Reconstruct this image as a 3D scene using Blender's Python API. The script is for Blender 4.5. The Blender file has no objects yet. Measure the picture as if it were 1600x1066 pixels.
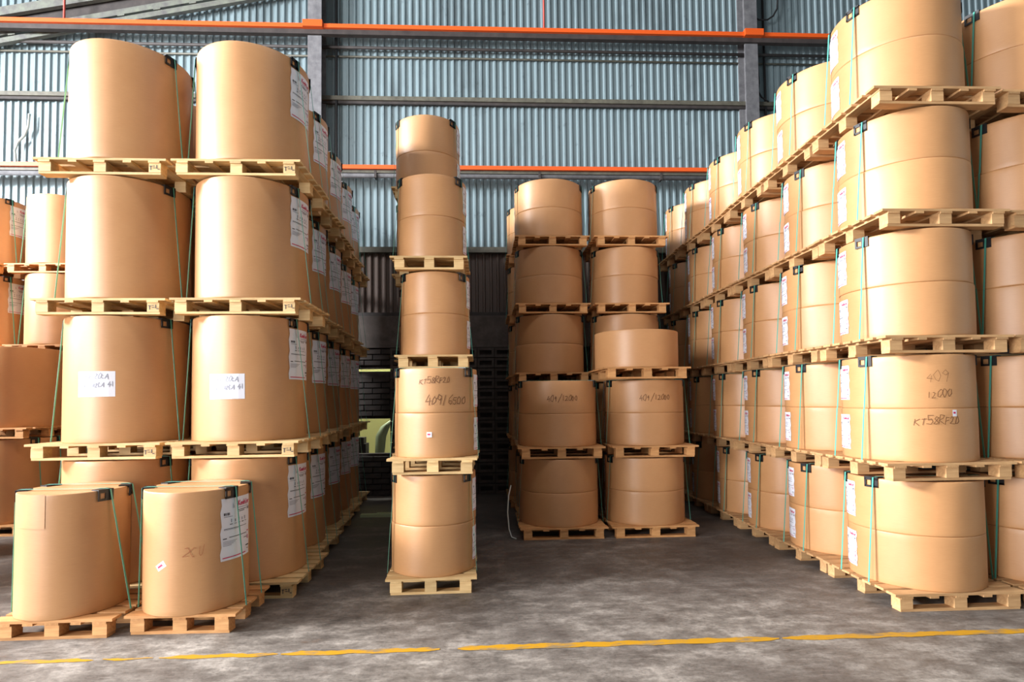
import bpy, bmesh, math, random
from mathutils import Vector, Matrix
random.seed(7)
S = bpy.context.scene
COL = S.collection

# ------------------------------------------------------------------ camera
F_PX, YAW, ROLL, PITCH, CAM_H, CY = 884.0, 2.7, 0.62, 2.2, 1.65, 592.59
_a, _r, _p = (math.radians(v) for v in (YAW, ROLL, PITCH))
_fwd = Vector((math.sin(_a)*math.cos(_p), math.cos(_a)*math.cos(_p), math.sin(_p)))
_rt = Vector((math.cos(_a), -math.sin(_a), 0))
_up = _rt.cross(_fwd)
_r2 = _rt*math.cos(_r) - _up*math.sin(_r)
_u2 = _rt*math.sin(_r) + _up*math.cos(_r)
cam_d = bpy.data.cameras.new('camera')
cam_d.sensor_width = 36.0
cam_d.lens = F_PX/1600*36
cam_d.shift_y = (CY-533)/1600
cam_d.clip_end = 200
cam = bpy.data.objects.new('camera', cam_d)
COL.objects.link(cam)
cam.matrix_world = Matrix(((_r2.x, _u2.x, -_fwd.x, 0), (_r2.y, _u2.y, -_fwd.y, 0),
                           (_r2.z, _u2.z, -_fwd.z, CAM_H), (0, 0, 0, 1)))
S.camera = cam

# ------------------------------------------------------------------ world, lights, exposure
W = bpy.data.worlds.new('overcast_sky')
S.world = W
W.use_nodes = True
W.node_tree.nodes['Background'].inputs[0].default_value = (0.90, 0.95, 1.0, 1)
W.node_tree.nodes['Background'].inputs[1].default_value = 0.10

def area(name, loc, size, rot, power, color=(1, 1, 1)):
    d = bpy.data.lights.new(name, 'AREA')
    d.shape = 'RECTANGLE'
    d.size, d.size_y = size
    d.energy = power
    d.color = color
    o = bpy.data.objects.new(name, d)
    o.location = loc
    o.rotation_euler = [math.radians(v) for v in rot]
    COL.objects.link(o)
    return o
# daylight through the big side doorway (front left), the open left side, the open front behind the camera, the rooflight
area('daylight_side_doorway', (-12.5, -6.5, 3.6), (5.0, 5.0), (90, 0, -48), 2500, (1.0, 0.98, 0.98))
area('daylight_left_side', (-16.0, 3.2, 7.4), (2.2, 5.0), (0, -80, 0), 8300, (0.97, 0.98, 1.0))
area('daylight_front_opening', (1.0, -7.5, 3.0), (10, 5), (90, 0, 0), 60, (0.95, 0.98, 1.0))
area('daylight_rooflight', (-1.0, 2.5, 10.0), (14, 1.2), (0, 0, 0), 250, (0.93, 0.97, 1.0))
area('daylight_yard', (-2.2, 11.6, 5.0), (3.0, 1.2), (0, 0, 0), 260, (1.0, 1.0, 0.92))
S.view_settings.view_transform = 'Standard'
S.view_settings.look = 'None'
S.view_settings.gamma = 1
S.view_settings.use_curve_mapping = False
S.view_settings.exposure = 0.3
try:
    S.cycles.use_denoising = True
    S.cycles.max_bounces = 6
except Exception:
    pass

# ------------------------------------------------------------------ materials
def srgb(r, g, b):
    f = lambda c: (c/255/12.92) if c/255 <= 0.04045 else ((c/255+0.055)/1.055)**2.4
    return (f(r), f(g), f(b), 1)

class NT:
    def __init__(self, name):
        self.m = bpy.data.materials.new(name)
        self.m.use_nodes = True
        self.t = self.m.node_tree
        self.b = self.t.nodes['Principled BSDF']
    def n(self, typ, **kw):
        x = self.t.nodes.new(typ)
        for k, v in kw.items():
            if hasattr(x, k):
                setattr(x, k, v)
            else:
                x.inputs[k.replace('_', ' ')].default_value = v
        return x
    def l(self, a, b):
        self.t.links.new(a, b)
    def coords(self, scale, out='Object'):
        tc = self.n('ShaderNodeTexCoord')
        mp = self.n('ShaderNodeMapping')
        mp.inputs['Scale'].default_value = scale
        self.l(tc.outputs[out], mp.inputs['Vector'])
        return mp.outputs['Vector']
    def noise(self, vec, scale, detail=3, rough=0.55):
        x = self.n('ShaderNodeTexNoise')
        x.inputs['Scale'].default_value = scale
        x.inputs['Detail'].default_value = detail
        x.inputs['Roughness'].default_value = rough
        self.l(vec, x.inputs['Vector'])
        return x.outputs['Fac']
    def ramp(self, fac, stops):
        x = self.n('ShaderNodeValToRGB')
        e = x.color_ramp.elements
        while len(e) < len(stops):
            e.new(0.5)
        for el, (p, c) in zip(e, stops):
            el.position = p
            el.color = c if len(c) == 4 else (*c, 1)
        self.l(fac, x.inputs['Fac'])
        return x.outputs['Color']
    def mix(self, fac, a, b, mode='MIX'):
        x = self.n('ShaderNodeMix')
        x.data_type = 'RGBA'
        x.blend_type = mode
        for sock, v in ((x.inputs[0], fac), (x.inputs[6], a), (x.inputs[7], b)):
            if hasattr(v, 'node'):
                self.l(v, sock)
            else:
                sock.default_value = v
        return x.outputs[2]
    def hsv(self, col, val_fac=None, lo=0.9, hi=1.1, hue=None):
        x = self.n('ShaderNodeHueSaturation')
        if val_fac is not None:
            mr = self.n('ShaderNodeMapRange')
            mr.inputs['To Min'].default_value = lo
            mr.inputs['To Max'].default_value = hi
            self.l(val_fac, mr.inputs['Value'])
            self.l(mr.outputs[0], x.inputs['Value'])
        self.l(col, x.inputs['Color'])
        return x.outputs['Color']
    def rnd(self):
        return self.n('ShaderNodeObjectInfo').outputs['Random']
    def bump(self, fac, strength, dist=0.01):
        x = self.n('ShaderNodeBump')
        x.inputs['Strength'].default_value = strength
        x.inputs['Distance'].default_value = dist
        self.l(fac, x.inputs['Height'])
        self.l(x.outputs[0], self.b.inputs['Normal'])
    def base(self, c):
        if hasattr(c, 'node'):
            self.l(c, self.b.inputs['Base Color'])
        else:
            self.b.inputs['Base Color'].default_value = c
    def rough(self, v):
        if hasattr(v, 'node'):
            self.l(v, self.b.inputs['Roughness'])
        else:
            self.b.inputs['Roughness'].default_value = v

def plain(name, col, rough=0.6, metal=0.0, spec=0.5):
    n = NT(name)
    n.base(col)
    n.rough(rough)
    n.b.inputs['Metallic'].default_value = metal
    n.b.inputs['Specular IOR Level'].default_value = spec
    return n.m

def mat_kraft():
    n = NT('kraft_paper')
    v = n.coords((6, 6, 260))
    fib = n.noise(v, 3.0, 4, 0.6)
    v2 = n.coords((1, 1, 1))
    blot = n.noise(v2, 2.2, 3)
    c = n.mix(n.ramp(fib, [(0.3, (0, 0, 0)), (0.7, (1, 1, 1))]), srgb(187, 136, 89), srgb(199, 149, 101))
    c = n.mix(0.25, c, n.ramp(blot, [(0.3, srgb(174, 123, 77)), (0.7, srgb(210, 161, 112))]))
    n.base(n.hsv(c, n.rnd(), 0.92, 1.06))
    n.rough(0.43)
    n.b.inputs['Specular IOR Level'].default_value = 0.65
    wav = n.noise(n.coords((1, 1, 0.35)), 1.6, 2)
    ad = n.n('ShaderNodeMath', operation='MULTIPLY_ADD')
    n.l(wav, ad.inputs[0]); ad.inputs[1].default_value = 2.0; n.l(fib, ad.inputs[2])
    n.bump(ad.outputs[0], 0.10, 0.006)
    return n.m

def mat_wood(name, c1, c2, c3):
    n = NT(name)
    v = n.coords((3, 40, 40))
    g = n.noise(v, 1.5, 4, 0.6)
    bl = n.noise(n.coords((1, 1, 1)), 3.0, 3)
    c = n.ramp(g, [(0.25, c1), (0.55, c2), (0.85, c3)])
    c = n.mix(0.35, c, n.ramp(bl, [(0.35, c1), (0.65, c3)]))
    n.base(n.hsv(c, n.rnd(), 0.82, 1.12))
    n.rough(0.7)
    n.bump(g, 0.25, 0.003)
    return n.m

def mat_floor():
    n = NT('stained_concrete')
    v = n.coords((1, 1, 1))
    a = n.noise(n.coords((0.8, 1.3, 1)), 0.7, 6, 0.62)
    b = n.noise(n.coords((1, 1.5, 1)), 3.2, 12, 0.74)
    c = n.noise(n.coords((1, 1.4, 1)), 26, 8, 0.8)
    d = n.noise(n.coords((1.0, 1.8, 1)), 1.3, 8, 0.7)
    e = n.noise(n.coords((0.5, 3.5, 1)), 5.0, 8, 0.75)
    col = n.ramp(b, [(0.34, srgb(78, 72, 67)), (0.50, srgb(126, 119, 111)), (0.64, srgb(174, 166, 156))])
    col = n.mix(n.ramp(a, [(0.42, (0, 0, 0)), (0.60, (0.6, 0.6, 0.6))]), col, srgb(84, 76, 71))
    col = n.mix(n.ramp(e, [(0.55, (0, 0, 0)), (0.72, (0.5, 0.5, 0.5))]), col, srgb(176, 168, 158))
    col = n.mix(n.ramp(d, [(0.62, (0, 0, 0)), (0.70, (0.6, 0.6, 0.6))]), col, srgb(122, 94, 72))
    # darker floor tone towards the back, its edge warped by noise
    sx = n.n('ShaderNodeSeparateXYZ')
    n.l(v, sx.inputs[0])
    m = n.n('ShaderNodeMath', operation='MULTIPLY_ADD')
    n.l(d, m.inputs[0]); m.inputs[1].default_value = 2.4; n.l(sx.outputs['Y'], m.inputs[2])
    rear_tone = n.n('ShaderNodeMapRange')
    rear_tone.inputs['From Min'].default_value = 2.6
    rear_tone.inputs['From Max'].default_value = 3.9
    rear_tone.inputs['To Max'].default_value = 0.5
    n.l(m.outputs[0], rear_tone.inputs['Value'])
    col = n.mix(rear_tone.outputs[0], col, srgb(70, 62, 58))
    sp = n.ramp(c, [(0.36, (0.35, 0.35, 0.35)), (0.50, (1, 1, 1))])
    col = n.mix(0.6, col, sp, 'MULTIPLY')
    n.base(col)
    n.rough(n.ramp(b, [(0.3, (0.45, 0.45, 0.45)), (0.7, (0.75, 0.75, 0.75))]))
    n.bump(c, 0.3, 0.004)
    return n.m

def mat_sheet(name, base, dirt, streak=0.5):
    n = NT(name)
    v = n.coords((1, 1, 0.18), 'Object')
    tc = n.n('ShaderNodeNewGeometry')
    mp = n.n('ShaderNodeMapping')
    mp.inputs['Scale'].default_value = (1, 1, 0.3)
    n.l(tc.outputs['Position'], mp.inputs['Vector'])
    s = n.noise(mp.outputs[0], 1.4, 6, 0.65)
    mp2 = n.n('ShaderNodeMapping')
    mp2.inputs['Scale'].default_value = (1, 1, 0.8)
    n.l(tc.outputs['Position'], mp2.inputs['Vector'])
    s2 = n.noise(mp2.outputs[0], 6.0, 6, 0.7)
    m1 = n.ramp(s, [(0.52, (0, 0, 0)), (0.78, (streak, streak, streak))])
    m2 = n.ramp(s2, [(0.62, (0, 0, 0)), (0.72, (0.55, 0.55, 0.55))])
    c = n.mix(m1, base, dirt)
    c = n.mix(m2, c, dirt)
    n.base(n.hsv(c, n.rnd(), 0.93, 1.05))
    n.rough(0.45)
    n.b.inputs['Metallic'].default_value = 0.15
    return n.m

def mat_rough(name, c1, c2, scale=6, rough=0.85, bump=0.3):
    n = NT(name)
    f = n.noise(n.coords((1, 1, 1)), scale, 6, 0.65)
    n.base(n.hsv(n.ramp(f, [(0.3, c1), (0.7, c2)]), n.rnd(), 0.85, 1.12))
    n.rough(rough)
    n.bump(f, bump, 0.01)
    return n.m

def mat_worn_paint(name, col, under):
    n = NT(name)
    f = n.noise(n.coords((1, 3, 1)), 3.2, 8, 0.7)
    f2 = n.noise(n.coords((1, 1, 1)), 0.9, 3, 0.5)
    ad = n.n('ShaderNodeMath', operation='ADD')
    n.l(f, ad.inputs[0]); n.l(f2, ad.inputs[1])
    k = n.ramp(ad.outputs[0], [(0.84, (1, 1, 1)), (1.14, (0, 0, 0))])
    k = n.ramp(f, [(0.50, (0, 0, 0)), (0.62, (0.9, 0.9, 0.9))])
    n.base(n.mix(k, col, under))
    n.rough(0.6)
    return n.m

KRAFT = mat_kraft()
WOOD = mat_wood('pale_pine', srgb(188, 146, 92), srgb(216, 180, 124), srgb(232, 202, 150))
WOOD_R = mat_wood('warm_pine', srgb(170, 124, 80), srgb(204, 160, 110), srgb(222, 182, 132))
WOOD_O = mat_wood('orange_pine', srgb(166, 110, 62), srgb(206, 150, 92), srgb(222, 174, 120))
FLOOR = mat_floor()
SHEET = mat_sheet('blue_grey_sheet', srgb(128, 146, 152), srgb(58, 63, 68), 0.6)
SHEET_D = mat_sheet('brown_sheet', srgb(84, 72, 66), srgb(46, 40, 38), 0.5)
BLOCK = mat_rough('dark_block', srgb(36, 31, 29), srgb(62, 54, 50))  # dark tone for the bricks and the backing behind them
VENT = mat_rough('grey_vent_block', srgb(58, 51, 48), srgb(92, 83, 77))
CONC = mat_rough('grey_concrete', srgb(72, 64, 60), srgb(98, 90, 85))
COLM = mat_rough('column_concrete', srgb(86, 86, 90), srgb(116, 116, 119), 8)
STEEL = mat_rough('dull_steel', srgb(70, 68, 60), srgb(98, 96, 84), 10, 0.55, 0.1)
DARK = mat_rough('dark_steel', srgb(40, 36, 36), srgb(62, 56, 54), 6, 0.7, 0.1)
ROOFB = mat_rough('pale_green_steel', srgb(84, 82, 84), srgb(112, 118, 106), 8, 0.5, 0.1)
ORANGE = plain('orange_paint', srgb(214, 86, 26), 0.5)
BLACKP = plain('black_plastic', srgb(24, 24, 27), 0.45)
STRAP = plain('green_strap', srgb(86, 172, 154), 0.35)
WHITE = plain('white_paper', srgb(226, 228, 238), 0.6)
INK = plain('black_ink', srgb(52, 50, 60), 0.6)
GREYINK = plain('grey_ink', srgb(150, 152, 166), 0.6)
REDINK = plain('red_ink', srgb(196, 50, 92), 0.6)
MARKER = plain('brown_marker', srgb(112, 74, 44), 0.6)
REDPAINT = plain('red_paint', srgb(176, 70, 58), 0.6)
CABLE = plain('black_cable', srgb(30, 30, 32), 0.6)
WCABLE = plain('white_cable', srgb(196, 202, 196), 0.6)
LINE = mat_worn_paint('yellow_floor_paint', srgb(188, 138, 16), srgb(124, 112, 92))
OUTW = plain('sunlit_yellow_wall', srgb(206, 204, 128), 0.8)
LEAF = plain('pale_leaf', srgb(176, 190, 150), 0.6)

# ------------------------------------------------------------------ mesh helpers
def add_box(bm, c, s, mat=0, M=None):
    hx, hy, hz = s[0]/2, s[1]/2, s[2]/2
    vs = []
    for dx in (-hx, hx):
        for dy in (-hy, hy):
            for dz in (-hz, hz):
                p = Vector((dx, dy, dz))
                if M is not None:
                    p = M @ p
                vs.append(bm.verts.new(p + Vector(c)))
    for f in ((0, 1, 3, 2), (4, 6, 7, 5), (0, 4, 5, 1), (2, 3, 7, 6), (0, 2, 6, 4), (1, 5, 7, 3)):
        fc = bm.faces.new([vs[i] for i in f])
        fc.material_index = mat

def mesh_from(bm, name, mats, smooth=False):
    bmesh.ops.recalc_face_normals(bm, faces=bm.faces)
    me = bpy.data.meshes.new(name)
    bm.to_mesh(me)
    bm.free()
    for m in (mats if isinstance(mats, (list, tuple)) else [mats]):
        me.materials.append(m)
    if smooth:
        for p in me.polygons:
            p.use_smooth = True
    return me

def link(name, me, parent=None, loc=(0, 0, 0), rz=0.0):
    o = bpy.data.objects.new(name, me)
    COL.objects.link(o)
    if parent is not None:
        o.parent = parent
    o.location = loc
    o.rotation_euler = (0, 0, rz)
    return o

def tag(o, label=None, cat=None, group=None, kind=None):
    if label: o['label'] = label
    if cat: o['category'] = cat
    if group: o['group'] = group
    if kind: o['kind'] = kind
    return o

_boxes = {}
def box_mesh(sx, sy, sz, mat, bev=0.0):
    k = (round(sx, 4), round(sy, 4), round(sz, 4), mat.name, bev)
    if k not in _boxes:
        bm = bmesh.new()
        add_box(bm, (0, 0, 0), (sx, sy, sz))
        if bev:
            bmesh.ops.bevel(bm, geom=list(bm.edges), offset=bev, segments=1, affect='EDGES')
        _boxes[k] = mesh_from(bm, 'board', mat)
    return _boxes[k]

def struct_box(name, c, s, mat, label, cat='wall', parent=None, M=None):
    bm = bmesh.new()
    add_box(bm, (0, 0, 0), s, 0, M)
    o = link(name, mesh_from(bm, name, mat), parent, c)
    if parent is None:
        tag(o, label, cat, None, 'structure')
    return o

def tube(name, pts, rad, mat, parent=None, seg=8):
    bm = bmesh.new()
    rings = []
    for i, p in enumerate(pts):
        p = Vector(p)
        d = (Vector(pts[min(i+1, len(pts)-1)]) - Vector(pts[max(i-1, 0)])).normalized()
        u = d.orthogonal().normalized() if i == 0 else (rings_u - d*rings_u.dot(d)).normalized()
        rings_u = u
        w = d.cross(u)
        rings.append([bm.verts.new(p + (u*math.cos(t*2*math.pi/seg) + w*math.sin(t*2*math.pi/seg))*rad) for t in range(seg)])
    for a, b in zip(rings, rings[1:]):
        for t in range(seg):
            bm.faces.new((a[t], a[(t+1) % seg], b[(t+1) % seg], b[t]))
    bm.faces.new(rings[0]); bm.faces.new(rings[-1])
    return link(name, mesh_from(bm, name, mat, True), parent)

# ------------------------------------------------------------------ the setting
WY = 10.30          # inner face of the metal cladding
def wpt(px, py, Y):  # a place on the back wall seen in the photograph, as a world point on plane y=Y
    d = _r2*((px-800)/F_PX) + _u2*((CY-py)/F_PX) + _fwd
    t = Y/d.y
    return Vector((0, 0, CAM_H)) + d*t

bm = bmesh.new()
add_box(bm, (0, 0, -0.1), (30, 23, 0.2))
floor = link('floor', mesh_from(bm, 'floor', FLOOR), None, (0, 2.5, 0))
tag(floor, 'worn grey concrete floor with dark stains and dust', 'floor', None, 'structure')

# painted line, in the worn lengths the photograph shows
ln = bpy.data.objects.new('trim_1', None)
COL.objects.link(ln)
ln.location = (0, 3.855, 0)
tag(ln, 'worn yellow painted line across the concrete floor', 'floor line', None, 'structure')
def paint(x0, x1, w, ph):
    bm = bmesh.new()
    n = max(4, int((x1-x0)/0.04))
    top, bot = [], []
    for i in range(n+1):
        x = x0 + (x1-x0)*i/n
        e = 0.006*math.sin(x*23+ph) + 0.005*math.sin(x*61+2*ph) + random.uniform(-.003, .003)
        e2 = 0.006*math.sin(x*19+3*ph) + random.uniform(-.004, .004)
        k = min(1, (i+.6)/3, (n-i+.6)/3)
        top.append(bm.verts.new((x, w/2*k+e, 0.0025)))
        bot.append(bm.verts.new((x, -w/2*k+e2, 0.0025)))
    for i in range(n):
        bm.faces.new((bot[i], bot[i+1], top[i+1], top[i]))
    link('paint_stroke', mesh_from(bm, 'paint_stroke', LINE), ln)
paint(-7.5, -2.55, 0.050, 1)
paint(-2.50, -2.18, 0.03, 2)
paint(-2.14, -1.38, 0.052, 3)
paint(-1.36, -0.32, 0.062, 4)
paint(-0.20, 2.0, 0.075, 5)
paint(2.02, 8.0, 0.070, 6)

# back wall: blocks below, brown sheets, blue-grey sheets above
wall = bpy.data.objects.new('wall_back', None)
COL.objects.link(wall)
wall.location = (0, WY, 0)
tag(wall, 'tall back wall of corrugated metal sheets over dark blockwork', 'wall', None, 'structure')
Z_BLK, Z_PLA, Z_BRN, Z_TOP = 2.62, 3.22, 4.36, 9.95
def corrugated(z0, z1, mat, name):
    bm = bmesh.new()
    pitch, ribs, dep = 0.1286, 7, 0.028
    prof = []
    for k in range(ribs):
        x = k*pitch
        prof += [(x, 0), (x+0.070, 0), (x+0.084, -dep), (x+0.114, -dep), (x+0.1286, 0)]
    prof.append((ribs*pitch+0.03, 0))
    lo = [bm.verts.new((x, y, z0)) for x, y in prof]
    hi = [bm.verts.new((x, y, z1)) for x, y in prof]
    for i in range(len(prof)-1):
        if (prof[i][0]-prof[i+1][0]) != 0:
            bm.faces.new((lo[i], lo[i+1], hi[i+1], hi[i]))
    me = mesh_from(bm, name, mat)
    return me
up_me = corrugated(Z_BRN, Z_TOP, SHEET, 'sheet_panel')
br_me = corrugated(Z_PLA, Z_BRN, SHEET_D, 'sheet_panel')
for i in range(-15, 15):
    link('sheet_panel', up_me, wall, (i*0.9, -0.003*(i % 2), 0))
    link('lower_sheet_panel', br_me, wall, (i*0.9+0.02, -0.003*(i % 2), 0))
def wbox(name, x0, x1, y0, y1, z0, z1, mat):
    return struct_box(name, ((x0+x1)/2, (y0+y1)/2-WY, (z0+z1)/2), (x1-x0, y1-y0, z1-z0), mat, None, parent=wall)
OX0, OX1, OZ0, OZ1 = -2.42, -1.66, 0.74, 1.36      # opening in the blockwork
SX0, SX1, SZ0, SZ1 = -2.25, -1.66, 2.20, 2.25      # slit where daylight enters
wbox('plaster_band', -13.5, 13.5, 10.14, 10.28, Z_BLK, Z_PLA-0.03, CONC)
wbox('backing', -13.5, OX0, 10.2, 10.32, 0, Z_BLK, BLOCK)
wbox('backing', OX1, 13.5, 10.2, 10.32, 0, Z_BLK, BLOCK)
wbox('backing', OX0, OX1, 10.2, 10.32, 0, OZ0, BLOCK)
wbox('backing', OX0, OX1, 10.2, 10.32, OZ1, SZ0, BLOCK)
wbox('backing', OX0, OX1, 10.2, 10.32, SZ1, Z_BLK, BLOCK)
bh, bw = 0.187, 0.31
vent = bmesh.new()
for c, s in (((0, 0, bh/2-0.03), (bw-0.012, 0.07, 0.045)), ((0, 0, -bh/2+0.03), (bw-0.012, 0.07, 0.045)),
             ((-bw/2+0.026, 0, 0), (0.04, 0.07, bh-0.1)), ((bw/2-0.026, 0, 0), (0.04, 0.07, bh-0.1))):
    add_box(vent, c, s)
vent_me = mesh_from(vent, 'vent_block', VENT)
for r in range(14):
    for c in range(-4, 7):
        x = -0.30 + 0.31*c*1.0
        x0, z0 = x - bw/2, r*bh
        if x < -1.6:
            continue
        link('vent_block', vent_me, wall, (x, -0.125, z0+bh/2))
brk = box_mesh(0.288, 0.07, 0.085, BLOCK, 0.006)
for r in range(26):
    for c in range(5):
        x = -3.05 + 0.30*c + (0.15 if r % 2 else 0)
        z = 0.05 + r*0.1
        if (x+0.14 > OX0 and x-0.14 < OX1 and z+0.045 > OZ0 and z-0.045 < OZ1):
            continue
        if (x+0.14 > SX0 and x-0.14 < SX1 and z+0.045 > SZ0-.02 and z-0.045 < SZ1+.02):
            continue
        if x > -1.70:
            continue
        link('brick', brk, wall, (x, -0.115+random.uniform(-.008, .008), z))

# rails, girts, columns on the wall
def rail(name, pyl, Y, h, d, mat, label, under=None, cat='rail'):
    z = pyl
    o = struct_box(name, (0, Y, z), (26, d, h), mat, label, cat)
    if under:
        uh, um = under
        struct_box('web', (0, 0.02, -h/2-uh/2), (26, d*0.6, uh), um, None, parent=o)
    return o
z_or1 = wpt(800, 50, 9.93).z
z_or2 = wpt(800, 266, 9.95).z
rail('trim_2', z_or1, 9.93, 0.07, 0.16, ORANGE, 'upper orange painted steel rail along the back wall', (0.085, DARK))
rail('trim_3', z_or2, 9.93, 0.07, 0.16, ORANGE, 'lower orange painted steel rail along the back wall', (0.05, STEEL))
rail('trim_4', wpt(800, 158, 10.2).z, 10.2, 0.075, 0.08, STEEL, 'dull olive steel girt between the two orange rails', (0.05, DARK))
rail('trim_5', wpt(620, 391, 10.2).z, 10.2, 0.10, 0.09, STEEL, 'dark steel girt where grey sheets meet brown sheets')
rail('trim_6', Z_PLA, 10.22, 0.07, 0.12, DARK, 'dark steel angle under the brown metal sheets')
def hrod(name, py, Y, rad, mat, label):
    z = wpt(800, py, Y).z
    o = tube(name, [(-13, Y, z), (13, Y, z)], rad, mat)
    tag(o, label, 'rod', None, 'structure')
hrod('trim_7', 79, 10.15, 0.028, DARK, 'thin dark rod running below the upper orange rail')
hrod('trim_8', 93, 10.24, 0.018, STEEL, 'faint thin rod just under the dark rod on wall')
zp = wpt(800, 276, 9.97).z
pipe = tube('trim_9', [(-13, 9.97, zp), (13, 9.97, zp)], 0.05, COLM)
tag(pipe, 'grey service pipe hung just under the lower orange rail', 'pipe', None, 'structure')
for x in (-9, -6, -1.9, 1.0, 3.2, 7):
    struct_box('pipe_clip', (x, 9.96, zp), (0.04, 0.125, 0.125), DARK, None, parent=pipe)
def column(name, px, label):
    x = wpt(px, 110, 9.9).x
    bm = bmesh.new()
    add_box(bm, (0, -0.135, 5.0), (0.24, 0.03, 10))
    add_box(bm, (0, 0.0, 5.0), (0.03, 0.25, 10))
    add_box(bm, (0, 0.135, 5.0), (0.24, 0.03, 10))
    o = link(name, mesh_from(bm, name, COLM), None, (x, 10.1, 0))
    tag(o, label, 'column', None, 'structure')
    for z in (z_or1, z_or2):
        b = bmesh.new()
        add_box(b, (0, -0.17, z+0.02), (0.34, 0.24, 0.12))
        link('rail_bracket', mesh_from(b, 'rail_bracket', ORANGE), o)
    return x
xl = column('trim_10', 490, 'grey steel column on back wall above the left stack')
xr = column('trim_11', 1177, 'grey steel column on back wall above the right stack')
# conduit and cables beside the columns
def cable(name, pts, rad, mat, label, cat='cable'):
    tag(tube(name, pts, rad, mat, None, 6), label, cat)
cable('conduit', [(xl+0.32, 10.2, 3.3), (xl+0.32, 10.2, 9.9)], 0.028, CABLE, 'dark conduit pipe beside the column above left stack', 'conduit')
cable('conduit', [(xr+0.38, 10.2, 3.3), (xr+0.36, 10.2, 9.9)], 0.022, CABLE, 'dark conduit pipe beside the column above right stack', 'conduit')
cp = [wpt(x, y, 10.1) for x, y in ((1176, 26), (1186, 31), (1199, 31), (1208, 25), (1214, 14), (1215, 0), (1214, -20))]
cable('cable', cp, 0.016, CABLE, 'looped black cable hanging beside the right column top')
cp = [wpt(x, y, 10.15) for x, y in ((1183, 97), (1186, 130), (1184, 142), (1190, 152), (1201, 159))]
cable('cable', cp, 0.016, CABLE, 'short black cable curving down beside the right column')
cp = [wpt(x, y, 10.2) for x, y in ((46, 178), (44, 198), (38, 212), (28, 222), (23, 235), (25, 252))]
cable('cable', cp, 0.02, WCABLE, 'pale loose cable hanging on wall at far left')
for nm, px, lb in (('hanger_rod', 850, 'thin red hanger rod above the upper orange rail'), ('hanger_rod', 100, 'thin red hanger rod above upper rail at far left')):
    x = wpt(px, 40, 9.9).x
    cable(nm, [(x, 9.9, z_or1), (x, 9.9, 9.9)], 0.018, REDPAINT, lb, 'rod')

# sloping roof steel crossing the top left of the wall
def bar3(name, p, q, h, d, mat, parent=None):
    p, q = Vector(p), Vector(q)
    L = (q-p).length
    ang = math.atan2(q.z-p.z, q.x-p.x)
    M = Matrix.Rotation(-ang, 3, 'Y')
    bm = bmesh.new()
    add_box(bm, (0, 0, 0), (L, d, h), 0, M)
    return link(name, mesh_from(bm, name, mat), parent, (p+q)/2)
def lerp(p, q, t):
    return p + (q-p)*t
g1, g2 = wpt(0, 66, 10.12), wpt(390, -2, 10.12)
g1, g2 = lerp(g1, g2, -0.3), lerp(g1, g2, 1.3)
gird = bpy.data.objects.new('trim_12', None)
COL.objects.link(gird)
tag(gird, 'sloping roof girder crossing the top left of the back wall', 'girder', None, 'structure')
bar3('lower_chord', g1, g2, 0.09, 0.08, ROOFB, gird)
bar3('purlin', lerp(g1, g2, 0)+Vector((0, 0.02, 0.17)), lerp(g1, g2, 1)+Vector((0, 0.02, 0.17)), 0.10, 0.05, ROOFB, gird)
bar3('dark_web', g1+Vector((0, 0.06, 0.33)), g2+Vector((0, 0.06, 0.33)), 0.36, 0.04, DARK, gird)
h1, h2 = wpt(0, 20, 10.08), wpt(180, -9, 10.08)
h1, h2 = lerp(h1, h2, -0.6), lerp(h1, h2, 2.5)
bar3('upper_chord', h1, h2, 0.15, 0.08, ROOFB, gird)
for k in range(11):
    t = 0.04 + k*0.09
    p = lerp(g1, g2, t)
    bar3('cleat', p+Vector((-0.06, -0.03, 0.07)), p+Vector((0.06, -0.03, 0.09)), 0.03, 0.03, ROOFB, gird)

# rest of the shed (outside the frame): side walls, roof
struct_box('wall_right', (13.6, 2.6, 5.0), (0.2, 15.5, 10), SHEET, 'grey side wall at the right end of the shed')
bm = bmesh.new()
add_box(bm, (0, 4.15, 2.75), (0.2, 2.9, 5.5))
add_box(bm, (0, 8.0, 5.0), (0.2, 4.8, 10.0))  # raised to full height to keep side daylight off the back wall
tag(link('wall_left', mesh_from(bm, 'wall_left', SHEET), None, (-14.2, 0, 0)), 'unseen grey side wall at the left end, open towards front, raised behind to block light', 'wall', None, 'structure')
struct_box('ceiling', (0, 1.2, 10.15), (28.6, 18.6, 0.1), DARK, 'dark metal roof over the storage hall', 'ceiling')

# outside, seen through the opening
bm = bmesh.new()
add_box(bm, (-2.9, 12.6, 1.2), (4.5, 0.15, 3.4))
tag(link('yard_wall', mesh_from(bm, 'yard_wall', OUTW)), 'sunlit yellow wall outside, seen through the small opening', 'wall', None, 'structure')
def yard_leaf(pts, w, label):
    bm = bmesh.new()
    prev = None
    for i, p in enumerate(pts):
        k = w*math.sin(math.pi*(i+0.6)/(len(pts)+0.2))
        cur = [bm.verts.new((p[0]-k, p[1], p[2])), bm.verts.new((p[0], p[1]-0.04, p[2])), bm.verts.new((p[0]+k, p[1], p[2]))]
        if prev:
            bm.faces.new((prev[0], prev[1], cur[1], cur[0])); bm.faces.new((prev[1], prev[2], cur[2], cur[1]))
        prev = cur
    o = link('banana_leaf', mesh_from(bm, 'banana_leaf', LEAF, True))
    m = o.modifiers.new('thick', 'SOLIDIFY'); m.thickness = 0.006
    tag(o, label, 'leaf')
yard_leaf([(-2.02, 11.0, 0.0), (-2.04, 11.0, 0.60), (-2.01, 11.0, 1.0), (-1.93, 11.0, 1.18), (-1.80, 11.0, 1.30)], 0.10, 'pale curved leaf outside the small wall opening')
bm = bmesh.new()
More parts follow.
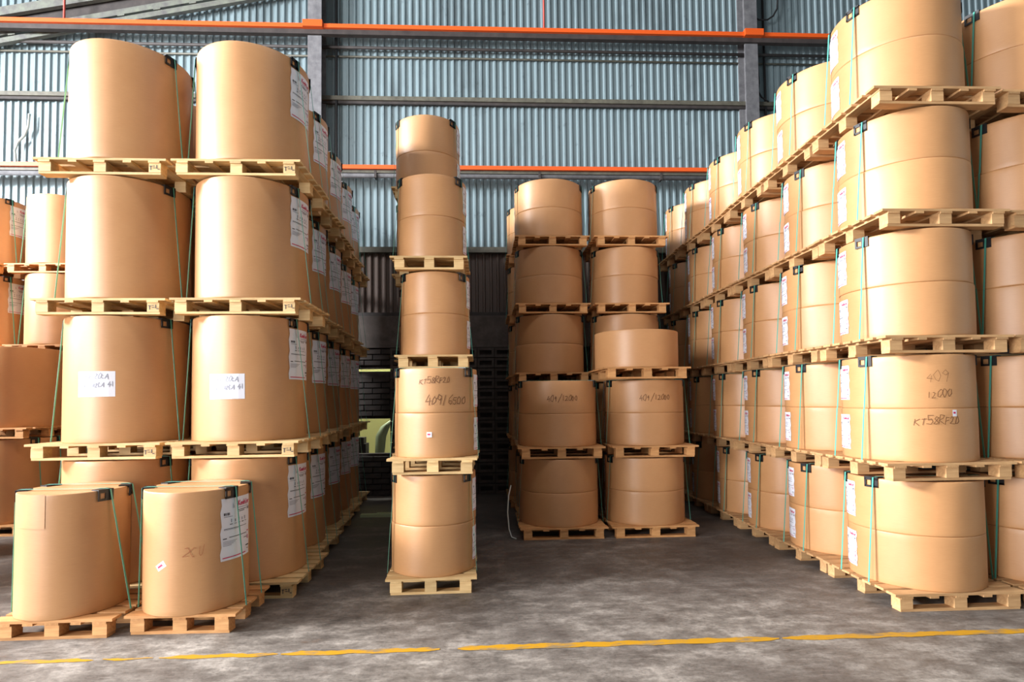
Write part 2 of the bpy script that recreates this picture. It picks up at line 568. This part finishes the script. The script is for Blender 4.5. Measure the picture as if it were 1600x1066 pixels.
add_box(bm, (0, 0, 0.43), (0.42, 0.3, 0.86)); add_box(bm, (0.02, -0.02, 0.92), (0.3, 0.24, 0.12)); add_box(bm, (-0.1, 0, 1.06), (0.1, 0.1, 0.2))
tag(link('machine', mesh_from(bm, 'machine', DARK), None, (-2.5, 11.1, 0.0)), 'dark machine outside, left in the small wall opening', 'machine')
bm = bmesh.new()
add_box(bm, (0, 0, 0.02), (0.62, 0.10, 0.04)); add_box(bm, (0.1, 0.12, 0.02), (0.40, 0.03, 0.03))
tag(link('pale_plank', mesh_from(bm, 'pale_plank', LEAF), None, (-1.50, 8.32, 0.0)), 'pale plank lying on floor between left and centre stacks', 'plank')

# ------------------------------------------------------------------ pallets
SK, BL, ST, DK = 0.020, 0.080, 0.018, 0.019
PH = SK + BL + ST + DK
def stamp_mesh():
    bm = bmesh.new()
    for x, z, w, h in ((-.03, .012, .02, .006), (-.03, -.004, .006, .036), (-.005, .014, .018, .005), (.0, -.002, .022, .005), (.02, .006, .006, .03), (.035, -.014, .016, .006)):
        add_box(bm, (x, 0, z), (w, 0.002, h))
    return mesh_from(bm, 'stamp', INK)
STAMP = stamp_mesh()
def pallet(label, group, loc, rz, w, d, mids=2, wood=WOOD, stamp=False):
    root = bpy.data.objects.new('wooden_pallet', None)
    COL.objects.link(root)
    root.location = loc
    root.rotation_euler = (0, 0, rz)
    root.empty_display_size = 0.1
    tag(root, label, 'pallet', group)
    j = lambda a: random.uniform(-a, a)
    ins = 0.045
    bx = [-(w/2-ins-0.05), 0, w/2-ins-0.05]
    by = [-(d/2-0.06), 0, d/2-0.06]
    for y in by:
        link('bottom_board', box_mesh(w-2*ins, 0.095, SK, wood), root, (j(.003), y, SK/2))
    for ix, x in enumerate(bx):
        for iy, y in enumerate(by):
            link('block', box_mesh(0.10, 0.10, BL, wood), root, (x+j(.004), y+j(.003), SK+BL/2))
            if stamp and ix == 2 and iy == 0:
                link('stamp', STAMP, root, (x, y-0.0545, SK+BL/2))
    sx = list(bx)
    if mids:
        sx += [(bx[0]+bx[1])/2, (bx[1]+bx[2])/2]
    for k, x in enumerate(sx):
        link('stringer_board', box_mesh(d, 0.095 if k < 3 else 0.07, ST, wood), root, (x+j(.006), 0, SK+BL+ST/2), math.pi/2)
    n = max(4, int(d/0.125))
    bwid = 0.104
    for k in range(n):
        y = -d/2+bwid/2 + (d-bwid)*k/(n-1)
        link('deck_board', box_mesh(w, bwid, DK, wood), root, (j(.006), y, PH-DK/2), j(.004))
    return root

# ------------------------------------------------------------------ paper rolls
def cyl(r, a, z):      # a: angle from the front (-Y) towards +X
    return Vector((r*math.sin(a), -r*math.cos(a), z))
_rolls = {}
def roll_mesh(r, h, seed=0):
    k = (round(r, 3), round(h, 3), seed)
    if k in _rolls:
        return _rolls[k]
    rnd = random.Random(seed*91+int(r*1000))
    n = 72
    bm = bmesh.new()
    ph = [rnd.uniform(0, 6.28) for _ in range(4)]
    prof = [(-0.007, 0.0), (-0.0015, 0.003), (0, 0.010), (0, 0.05), (0.0005, h*0.5), (0, h-0.05), (0, h-0.010), (-0.0015, h-0.003), (-0.007, h)]
    rings = []
    for dr, z in prof:
        ring = []
        for i in range(n):
            a = 2*math.pi*i/n
            wob = 0.0014*math.sin(3*a+ph[0]+z*2) + 0.0010*math.sin(7*a+ph[1]-z*3)
            ring.append(bm.verts.new(cyl(r+dr+wob, a, z)))
        rings.append(ring)
    for A, B in zip(rings, rings[1:]):
        for i in range(n):
            f = bm.faces.new((A[i], A[(i+1) % n], B[(i+1) % n], B[i]))
            f.smooth = True
    bm.faces.new(rings[0]); bm.faces.new(rings[-1])
    _rolls[k] = mesh_from(bm, 'paper_roll', KRAFT)
    return _rolls[k]

def wrap_quad(bm, r, a0, u0, u1, z0, z1, mat=0, seg=0.03):
    n = max(1, int(abs(u1-u0)/seg))
    lo = [bm.verts.new(cyl(r, a0+(u0+(u1-u0)*i/n)/r, z0)) for i in range(n+1)]
    hi = [bm.verts.new(cyl(r, a0+(u0+(u1-u0)*i/n)/r, z1)) for i in range(n+1)]
    for i in range(n):
        f = bm.faces.new((lo[i], lo[i+1], hi[i+1], hi[i]))
        f.material_index = mat

GL = {  # simple pen strokes in a 0.6 x 1 box
 'K': [[(0, 0), (0.03, 1)], [(.55, .98), (.03, .48), (.58, 0)]], 'T': [[(0, .95), (.6, 1)], [(.3, .97), (.28, 0)]],
 '5': [[(.55, 1), (.1, .97), (.06, .55), (.4, .6), (.55, .3), (.35, .02), (.02, .06)]],
 '8': [[(.5, .85), (.3, 1), (.1, .8), (.5, .3), (.3, 0), (.08, .2), (.5, .8)]],
 'R': [[(.05, 0), (.08, 1), (.5, .9), (.5, .6), (.1, .5), (.58, 0)]], 'F': [[(.08, 0), (.1, 1), (.6, 1)], [(.1, .52), (.5, .55)]],
 '2': [[(.05, .85), (.3, 1), (.52, .8), (.4, .45), (.02, .02), (.6, .04)]], '0': [[(.3, 1), (.06, .6), (.12, .1), (.36, 0), (.56, .4), (.5, .85), (.3, 1)]],
 '4': [[(.35, 1), (.02, .35), (.6, .38)], [(.45, .7), (.42, 0)]], '9': [[(.5, .7), (.3, .5), (.08, .72), (.3, 1), (.5, .8), (.46, 0)]],
 '1': [[(.3, 1), (.33, 0)]], '/': [[(.5, 1.15), (.12, -.25)]], '6': [[(.5, 1), (.15, .6), (.08, .15), (.35, 0), (.55, .25), (.35, .48), (.1, .3)]],
 'S': [[(.55, .9), (.3, 1), (.08, .78), (.5, .3), (.3, 0), (.03, .12)]], 'A': [[(.02, 0), (.3, 1), (.58, 0)], [(.14, .38), (.46, .38)]],
 'I': [[(.3, 0), (.3, 1)]], 'H': [[(.06, 0), (.06, 1)], [(.54, 0), (.54, 1)], [(.06, .5), (.54, .5)]], 'U': [[(.06, 1), (.08, .2), (.3, 0), (.52, .2), (.54, 1)]],
 'C': [[(.56, .85), (.3, 1), (.06, .55), (.28, 0), (.58, .15)]], 'o': [[(.3, .6), (.08, .35), (.3, 0), (.52, .3), (.3, .6)]],
 'e': [[(.08, .32), (.52, .36), (.34, .6), (.08, .35), (.28, 0), (.54, .12)]], 'h': [[(.08, 0), (.08, 1)], [(.08, .4), (.32, .6), (.5, .4), (.5, 0)]],
 'l': [[(.25, 1), (.25, .05), (.4, 0)]], 'r': [[(.1, .6), (.1, 0)], [(.1, .35), (.3, .58), (.5, .55)]], ' ': [], 'E': [[(.55, 1), (.05, 1), (.05, 0), (.56, 0)], [(.05, .5), (.45, .5)]],
}
def write(bm, r, a0, u, z, text, hgt, pen, mat=0, tilt=0.0, sp=0.66, rough=0.0):
    x = u
    rw = random.Random(text)
    for ch in text:
        k = hgt*(1 + rough*rw.uniform(-.25, .15))
        sl = rough*rw.uniform(-.05, .25)
        for st in GL[ch]:
            P = [(x+(px+py*sl+rough*rw.uniform(-.09, .09))*k, z+(py+rough*rw.uniform(-.10, .10))*k+(x+px*hgt-u)*tilt) for px, py in st]
            for (ax, az), (bx_, bz) in zip(P, P[1:]):
                dx, dz = bx_-ax, bz-az
                L = math.hypot(dx, dz) or 1e-6
                nx, nz = -dz/L*pen/2, dx/L*pen/2
                ex, ez = dx/L*pen*.3, dz/L*pen*.3
                c = [(ax-ex+nx, az-ez+nz), (ax-ex-nx, az-ez-nz), (bx_+ex-nx, bz+ez-nz), (bx_+ex+nx, bz+ez+nz)]
                f = bm.faces.new([bm.verts.new(cyl(r, a0+cu/r, cz)) for cu, cz in c])
                f.material_index = mat
        x += hgt*sp

_lab = {}
def label_meshes(r, kind):
    """paper sheet and its print, on a cylinder of radius r, centred at angle 0, top edge at z=0"""
    k = (round(r, 3), kind)
    if k in _lab:
        return _lab[k]
    w, h = (0.30, 0.46) if kind == 'big' else (0.20, 0.295)
    bm = bmesh.new()
    n, m = 12, 9
    g = []
    for jz in range(m+1):
        row = []
        for i in range(n+1):
            u = -w/2 + w*i/n
            buck = 0.0014 + 0.0011*math.sin(jz*1.9)*math.sin(i*0.8)
            e = 0.006*math.sin(jz*2.1) if i in (0, n) else 0
            row.append(bm.verts.new(cyl(r+0.0022+max(0, buck), (u+e)/r, -h*jz/m)))
        g.append(row)
    for jz in range(m):
        for i in range(n):
            f = bm.faces.new((g[jz+1][i], g[jz+1][i+1], g[jz][i+1], g[jz][i]))
            f.smooth = True
    sheet = mesh_from(bm, 'label', WHITE)
    bm = bmesh.new()
    R = r+0.0062
    q = lambda u0, u1, z0, z1, mt: wrap_quad(bm, R, 0, u0*w, u1*w, -z0*h, -z1*h, mt)
    # 0 black 1 grey 2 red
    write(bm, R, 0, -0.02*w, -0.145*h, 'Koehler', 0.036*w/0.30, 0.0065*w/0.30, 2, 0, 0.60)
    q(-.02, .42, .175, .185, 1)
    for i in range(5):
        q(-.20+i*.012, -.20+i*.012+.006, .08+.015*i, .17, 1)
    for i in range(4):
        q(-.44+i*.045, -.44+i*.045+(.032 if i % 2 == 0 else .02), .235, .275, 0)
    for i in range(3):
        q(.36+i*.035, .36+i*.035+.02, .20, .245, 0)
    q(-.05, .30, .215, .225, 0); q(.0, .22, .24, .25, 0)
    q(-.44, -.20, .295, .304, 1)
    for i in range(5):
        q(-.25+i*.12, -.22+i*.12, .34+.01*(i % 2), .395, 1)
        q(-.28+i*.13, -.20+i*.13, .42, .432, 0 if i in (0, 3) else 1)
    q(-.44, .32, .49, .498, 0); q(-.44, .05, .505, .512, 1)
    q(-.46, -.36, .64, .655, 0); q(-.30, .34, .63, .64, 0)
    for i in range(4):
        q(-.46, -.05-.06*i, .69+i*.022, .698+i*.022, 1)
    q(.36, .44, .60, .62, 2); q(.38, .42, .68, .75, 2); q(.20, .34, .70, .71, 0)
    q(.30, .46, .84, .86, 0)
    q(-.47, .30, .945, .962, 2); q(.36, .44, .90, .912, 0)
    prt = mesh_from(bm, 'print', [INK, GREYINK, REDINK])
    _lab[k] = (sheet, prt)
    return _lab[k]

_gd = {}
def guard_mesh():
    if 'g' not in _gd:
        bm = bmesh.new()
        # local: x tangent, y outward, z up; corner at the rim (0,0,0)
        for c, s in (((.025, .004, -.008), (.112, .008, .020)), ((.025, .004, -.068), (.112, .008, .016)), ((.074, .004, -.038), (.014, .008, .076)),
                     ((-.002, .004, -.038), (.058, .008, .076)), ((.025, -.030, .005), (.112, .076, .008))):
            add_box(bm, c, s)
        _gd['g'] = mesh_from(bm, 'corner_guard', BLACKP)
    return _gd['g']

def strap_mesh(r, h, drop, total, pw, spread, s, over, side=0, ox=0.0):
    """strap length beside one roll; over: it also crosses the top. drop/total: heights below this roll and of the whole load"""
    k = ('s', round(r, 3), round(h, 3), round(drop, 3), round(total, 3), round(pw, 3), spread, s, over, side, round(ox, 3))
    if k in _gd:
        return _gd[k]
    y = s*r*math.sin(math.radians(spread))
    xr_ = r*math.cos(math.radians(spread))
    bm = bmesh.new()
    def X(sg, z):      # straight from rim to pallet edge
        return sg*(xr_+0.012) + (sg*(pw/2+0.004)-ox - sg*(xr_+0.012))*(1-(z+drop)/total)
    zb = 0.0005
    runs = []
    if over:
        runs.append([(X(-1, zb), zb), (X(-1, h), h+0.006), (-xr_+0.02, h+0.0115), (xr_-0.02, h+0.0115), (X(1, h), h+0.006), (X(1, zb), zb)])
    else:
        runs.append([(X(side, zb), zb), (X(side, h), h-0.0005)])
    half = 0.008
    for pts in runs:
        prev = None
        for i, (x, z) in enumerate(pts):
            nx, nz = (0, 0.0018) if (over and i in (2, 3)) else ((-0.0018 if x < 0 else 0.0018), 0.0)
            cur = [bm.verts.new((x, y-half, z)), bm.verts.new((x, y+half, z)), bm.verts.new((x+nx, y+half, z+nz)), bm.verts.new((x+nx, y-half, z+nz))]
            if prev:
                for t in range(4):
                    bm.faces.new((prev[t], prev[(t+1) % 4], cur[(t+1) % 4], cur[t]))
            else:
                bm.faces.new(cur)
            prev = cur
        bm.faces.new(prev)
    _gd[k] = mesh_from(bm, 'strap', STRAP)
    return _gd[k]

def paper_roll(label, group, loc, rz, r, h, straps=None, lab=None, seed=0):
    """straps: (drop below this roll's base, pallet width, spread angle); lab: (kind, angle deg, distance below top)"""
    o = link('paper_roll', roll_mesh(r, h, seed % 3), None, loc, rz)
    tag(o, label, 'paper roll', group)
    if straps:
        drop, total, pw, spread, over, ox = straps
        for s in (-1, 1):
            for side in ((0,) if over else (-1, 1)):
                link('strap', strap_mesh(r, h, drop, total, pw, spread, s, over, side, ox), o)
        for a in () if not over else (90-spread, 90+spread, -90+spread, -90-spread):
            g = link('corner_guard', guard_mesh(), o, cyl(r+0.001, math.radians(a), h), math.radians(a)+math.pi)
    if lab:
        kind, ang, top = lab
        sh, pr = label_meshes(r, kind)
        l = link('label', sh, o, (0, 0, h-top), math.radians(ang))
        l['label'] = 'printed white shipping label'
        link('print', pr, l)['kind'] = 'stuff'      # fine print too small to pick apart
    return o

def scrawl(roll, r, lines, mat=MARKER, nm='handwriting'):
    bm = bmesh.new()
    for (ang, z, text, hgt, pen, tilt) in lines:
        write(bm, r+0.003, math.radians(ang), 0, z, text, hgt, pen, 0, tilt, 0.66, 1.0)
    o = link(nm, mesh_from(bm, nm, mat), roll)
    o['label'] = 'handwritten marker lettering'
    return o

def sticker(roll, r, ang, z, w, h, rot=0.0, marks=True, nm='sticker', mat=WHITE):
    bm = bmesh.new()
    n = 6
    def P(u, v, rr):
        c, s_ = math.cos(rot), math.sin(rot)
        return cyl(rr, math.radians(ang)+(u*c-v*s_)/rr, z+u*s_+v*c)
    lo = [bm.verts.new(P(-w/2+w*i/n, -h/2, r+0.0026)) for i in range(n+1)]
    hi = [bm.verts.new(P(-w/2+w*i/n, h/2, r+0.0026)) for i in range(n+1)]
    for i in range(n):
        bm.faces.new((lo[i], lo[i+1], hi[i+1], hi[i]))
    o = link(nm, mesh_from(bm, nm, mat), roll)
    if marks:
        bm = bmesh.new()
        for u0, u1, v0, v1 in ((-.35, .2, -.1, .2),):
            bm.faces.new([bm.verts.new(P(u*w, v*h, r+0.004)) for u, v in ((u0, v0), (u1, v0), (u1, v1), (u0, v1))])
        link('print', mesh_from(bm, 'print', REDINK), o)
    return o

LV5 = ['bottom', 'second', 'third', 'fourth', 'top']
LV4 = ['bottom', 'second', 'third', 'top']
ROW = ['front row', 'second row', 'third row', 'fourth row', 'fifth row', 'sixth row']
REG = {}
CLR = 0.0136    # thickness of guards and straps between a roll and the pallet on it
def load(key, where, lev, x, y, z, w, d, r, heights, rz=0.0, mids=2, wood=WOOD, lab=None, spread=22, pallet_on=True, jit=0.010, stamp=False, group='', strapped=True, ox=0.0):
    """one pallet with its one roll or two rolls; where = text that places it"""
    jx, jy, jr = random.uniform(-jit, jit), random.uniform(-jit*.5, jit*.5), rz+math.radians(random.uniform(-.9, .9))
    pallet('wooden pallet, %s, %s' % (lev+' level', where), 'pallets of the '+group, (x+jx, y+jy, z), jr, w, d, mids, wood, stamp)
    zb = z+PH
    n = len(heights)
    heights = [h-CLR/n for h in heights] if strapped else list(heights)
    for i, h in enumerate(heights):
        top = (i == n-1)
        nm = '' if n == 1 else ('upper ' if top else 'lower ')
        o = paper_roll('%sbrown paper roll, %s level, %s' % (nm, lev, where), 'rolls of the '+group,
                       (x+jx+ox+random.uniform(-.003, .003), y+jy, zb), jr, r-(0 if i == 0 else random.uniform(0, .003)), h,
                       (sum(heights[:i]), sum(heights), w, spread, top, ox) if strapped else None, lab, random.randint(0, 2))
        REG[key+(i,)] = o
        zb += h
    return zb + (CLR if strapped else 0)

# ---- right stack: five levels, two rolls on each pallet
RW, RD, RR, RP = 1.04, 0.955, 0.482, 0.985
RX = 3.11 + RW/2
R_lv = [0.0, 0.996, 1.992, 2.994, 3.978]
for row in range(6):
    for lv in range(5):
        hh = (R_lv[lv+1]-R_lv[lv]-PH)/2 if lv < 4 else 0.427
        x = RX + (0.02, 0.0, 0.0, 0.03, 0.0)[lv] + 0.012*row
        load(('R', 0, row, lv), '%s, aisle column of right stack' % ROW[row], LV5[lv], x, 4.245+RD/2+RP*row, R_lv[lv], RW, RD, RR, [hh, hh],
             wood=WOOD_R, lab=('small', -104, 0.055), group='right stack')
for lv in range(5):
    hh = (R_lv[lv+1]-R_lv[lv]-PH)/2 if lv < 4 else 0.427
    load(('R', 1, 0, lv), 'front row, outer column of right stack', LV5[lv], RX+1.075+(0.02, 0.0, 0.0, 0.03, 0.0)[lv], 4.245+RD/2+0.02, R_lv[lv], RW, RD, RR, [hh, hh],
         wood=WOOD_R, lab=('small', -104, 0.055), group='right stack')
# ---- left stack: four levels, one tall roll on each pallet, drifting left towards the back
LW, LD, LR, LP = 1.10, 0.950, 0.487, 0.985
L_lv = [0.0, 1.192, 2.424, 3.634]
L_h = [L_lv[1]-PH, L_lv[2]-L_lv[1]-PH, L_lv[3]-L_lv[2]-PH, 1.06]
for row in range(5):
    for ci, cname in enumerate(('left column', 'right column')):
        if ci == 0 and row > 2:
            continue
        for lv in range(4):
            x = (-3.27, -2.155)[ci] - 0.095*row + (0, 0, .01, .015)[lv]
            if ci == 0:
                x -= 0.03
            load(('L', ci, row, lv), '%s, %s of left stack' % (ROW[row], cname), LV4[lv], x, 4.93+LD/2+LP*row, L_lv[lv], LW, LD, LR, [L_h[lv]],
                 rz=math.radians(0.3), wood=WOOD, lab=('big', 77, 0.085) if ci else None, stamp=(row == 0), group='left stack', ox=(0, -.03)[ci])
# ---- unseen stack added past the left edge to shade the far left stack
for row in range(3):
    for lv in range(3):
        load(('A', 0, row, lv), '%s of unseen stack added past the left edge' % ROW[row], LV4[lv] if lv < 2 else 'top', (-6.2, -6.75, -7.65)[row], 5.3+1.07*row, L_lv[lv], LW, LD, LR, [L_h[lv]], wood=WOOD, jit=.004, strapped=False, group='unseen stack added past the left edge')
# ---- two loose pallets in front of the left stack
load(('G', 0, 0, 0), 'leftmost of the pair standing before left stack', 'floor', -3.075, 4.53, 0, 0.84, 0.66, 0.352, [0.895], mids=2, wood=WOOD_O, lab=('big', 150, 0.09), jit=0, ox=-.075, group='pair before the left stack')
load(('G', 1, 0, 0), 'right one of the pair before left stack', 'floor', -2.205, 4.555, 0, 0.79, 0.64, 0.362, [0.895], rz=math.radians(-1.0), mids=0, wood=WOOD_O, lab=('big', 75, 0.075), jit=0, ox=-.035, group='pair before the left stack')
# ---- narrow centre stack
CX = -0.485
c_lv = [0.0, 1.022]
load(('C', 0, 0, 0), 'front row of narrow centre stack', 'bottom', CX, 4.935+.4, 0, 0.78, 0.80, 0.385, [.443, .442], mids=0, lab=('small', 82, .06), spread=32, jit=.004, group='centre stack')
load(('C', 0, 0, 1), 'front row of narrow centre stack', 'upper', CX+.022, 4.935+.4, 1.022, 0.78, 0.80, 0.380, [.40, .40], mids=0, lab=('small', 82, .05), spread=32, jit=.004, group='centre stack')
for row, (cy_, cxx, rr, lvs) in enumerate(((5.755+.4, -.545, .368, [0, .995, 1.99, 3.003]), (6.565+.4, -.665, .392, [0, 1.0, 2.0, 3.0, 4.03]))):
    for lv, zc in enumerate(lvs):
        hh = ((lvs[lv+1] if lv+1 < len(lvs) else zc+PH+.88)-zc-PH)/2
        load(('C', 0, row+1, lv), '%s row of narrow centre stack' % ('second', 'third')[row], (LV4 if row == 0 else LV5)[lv], cxx+(0, 0, .015, -.015, -.02)[lv], cy_, zc, 0.79, 0.795, rr, [hh, hh], mids=0, lab=('small', 82, .05), spread=32, jit=.003, group='centre stack')
# ---- far stack
FW, FD, FR = 1.05, 1.0, 0.497
F_lv = [0.0, 0.955, 1.90, 2.86, 3.81]
for ci, (cn, cx) in enumerate((('left column', 0.915), ('right column', 2.035))):
    for row in range(3):
        if row == 2 and ci == 1:
            continue
        for lv in range(5):
            if row == 0 and lv > 1:
                continue
            hh = (F_lv[lv+1]-F_lv[lv]-PH)/2 if lv < 4 else 0.41
            x = cx + (0.0, 0.03, -0.04)[row] + random.uniform(-.008, .008)
            load(('F', ci, row, lv), '%s, %s of far stack' % (ROW[row], cn), LV5[lv], x, 6.73+FD/2+1.02*row, F_lv[lv], FW, FD, FR, [hh, hh], wood=WOOD_O, lab=('small', -104, .05), group='far stack')
load(('F', 1, 0, 2), 'front row, right column of far stack', 'third', 1.93, 6.655+FD/2, F_lv[2], FW, FD, 0.522, [0.455], wood=WOOD_O, strapped=False, group='far stack')
# ---- stack far left, half hidden
load(('B', 0, 0, 0), 'front row of far left stack', 'bottom', -6.42, 8.02, 0, 1.1, 0.99, 0.50, [1.10], wood=WOOD_O, jit=.004, group='far left stack')
load(('B', 0, 0, 1), 'front row of far left stack', 'second', -6.42, 8.02, 1.10+PH, 1.1, 0.99, 0.52, [1.05], wood=WOOD_O, jit=.004, strapped=False, group='far left stack')
for ci, (cn, cx) in enumerate((('left column', -7.66), ('right column', -6.50))):
    for lv in range(4):
        load(('B', ci, 1, lv), 'second row, %s of far left stack' % cn, LV4[lv], cx-.05, 9.12, L_lv[lv], LW, LD, LR, [L_h[lv]], wood=WOOD_O, lab=('big', 84, .085), group='far left stack')

# ------------------------------------------------------------------ writing and stickers on single rolls
for ci, l2 in ((0, 'SAI 42CA 41'), (1, 'SAI 42CA 41')):
    ro = REG[('L', ci, 0, 1, 0)]
    ang = (2, -3)[ci]
    st = sticker(ro, LR, ang, 0.50 if ci == 0 else 0.47, 0.30, 0.215, 0.012, False, 'paper_sheet')
    st['label'] = 'white paper sheet with faint handwriting'
    hw = scrawl(ro, LR+.002, [(ang-14, 0.545 if ci == 0 else 0.512, 'THU 20CA', 0.042, 0.0045, 0.0), (ang-14.5, 0.465 if ci == 0 else 0.435, l2, 0.037, 0.0048, 0.06)], GREYINK)
    hw.parent = st
ro = REG[('C', 0, 0, 1, 1)]
scrawl(ro, .380, [(-17, .25, 'KT58RF20', .052, .0045, .06), (-9, .075, '409/6500', .072, .005, 0)])
ro = REG[('C', 0, 0, 1, 0)]
sticker(ro, .380, -4, .205, .045, .045, 0, True)
ro = REG[('R', 0, 0, 1, 1)]
scrawl(ro, RR, [(-21, .21, '409', .08, .0022, 0), (-21, .08, '12000', .055, .004, .06)])
ro = REG[('R', 0, 0, 1, 0)]
scrawl(ro, RR, [(-31, .29, 'KT58RF20', .062, .0042, .04)])
sticker(ro, RR, 3, .385, .035, .05, 0, True)
for ci in (0, 1):
    ro = REG[('F', ci, 0, 1, 1)]
    scrawl(ro, FR, [(-20, .15, '409/12000', .065, .0055, .02)])
ro = REG[('G', 1, 0, 0, 0)]
sticker(ro, .362, -12, .36, .075, .045, 0.6, True)
scrawl(ro, .362, [(12, .42, '2CU', .07, .003, -.05)], plain('faint_red_marker', srgb(168, 100, 66), .6))

# overlapping wrap edge on the leftmost roll of the pair
ro = REG[('G', 0, 0, 0, 0)]
bm = bmesh.new()
wrap_quad(bm, 0.3545, math.radians(2), -0.25, 0.02, 0.645, 0.885)
fl = link('wrap_flap', mesh_from(bm, 'wrap_flap', KRAFT, True), ro)
# pale loose strap hanging at the far stack's left corner
pts = [(0.30, 6.95, 0.62), (0.27, 6.93, 0.50), (0.255, 6.92, 0.30), (0.27, 6.90, 0.10), (0.30, 6.86, 0.012), (0.35, 6.80, 0.008)]
tag(tube('loose_strap', pts, 0.008, WCABLE, None, 6), 'pale loose strap end curling beside the far stack', 'strap')
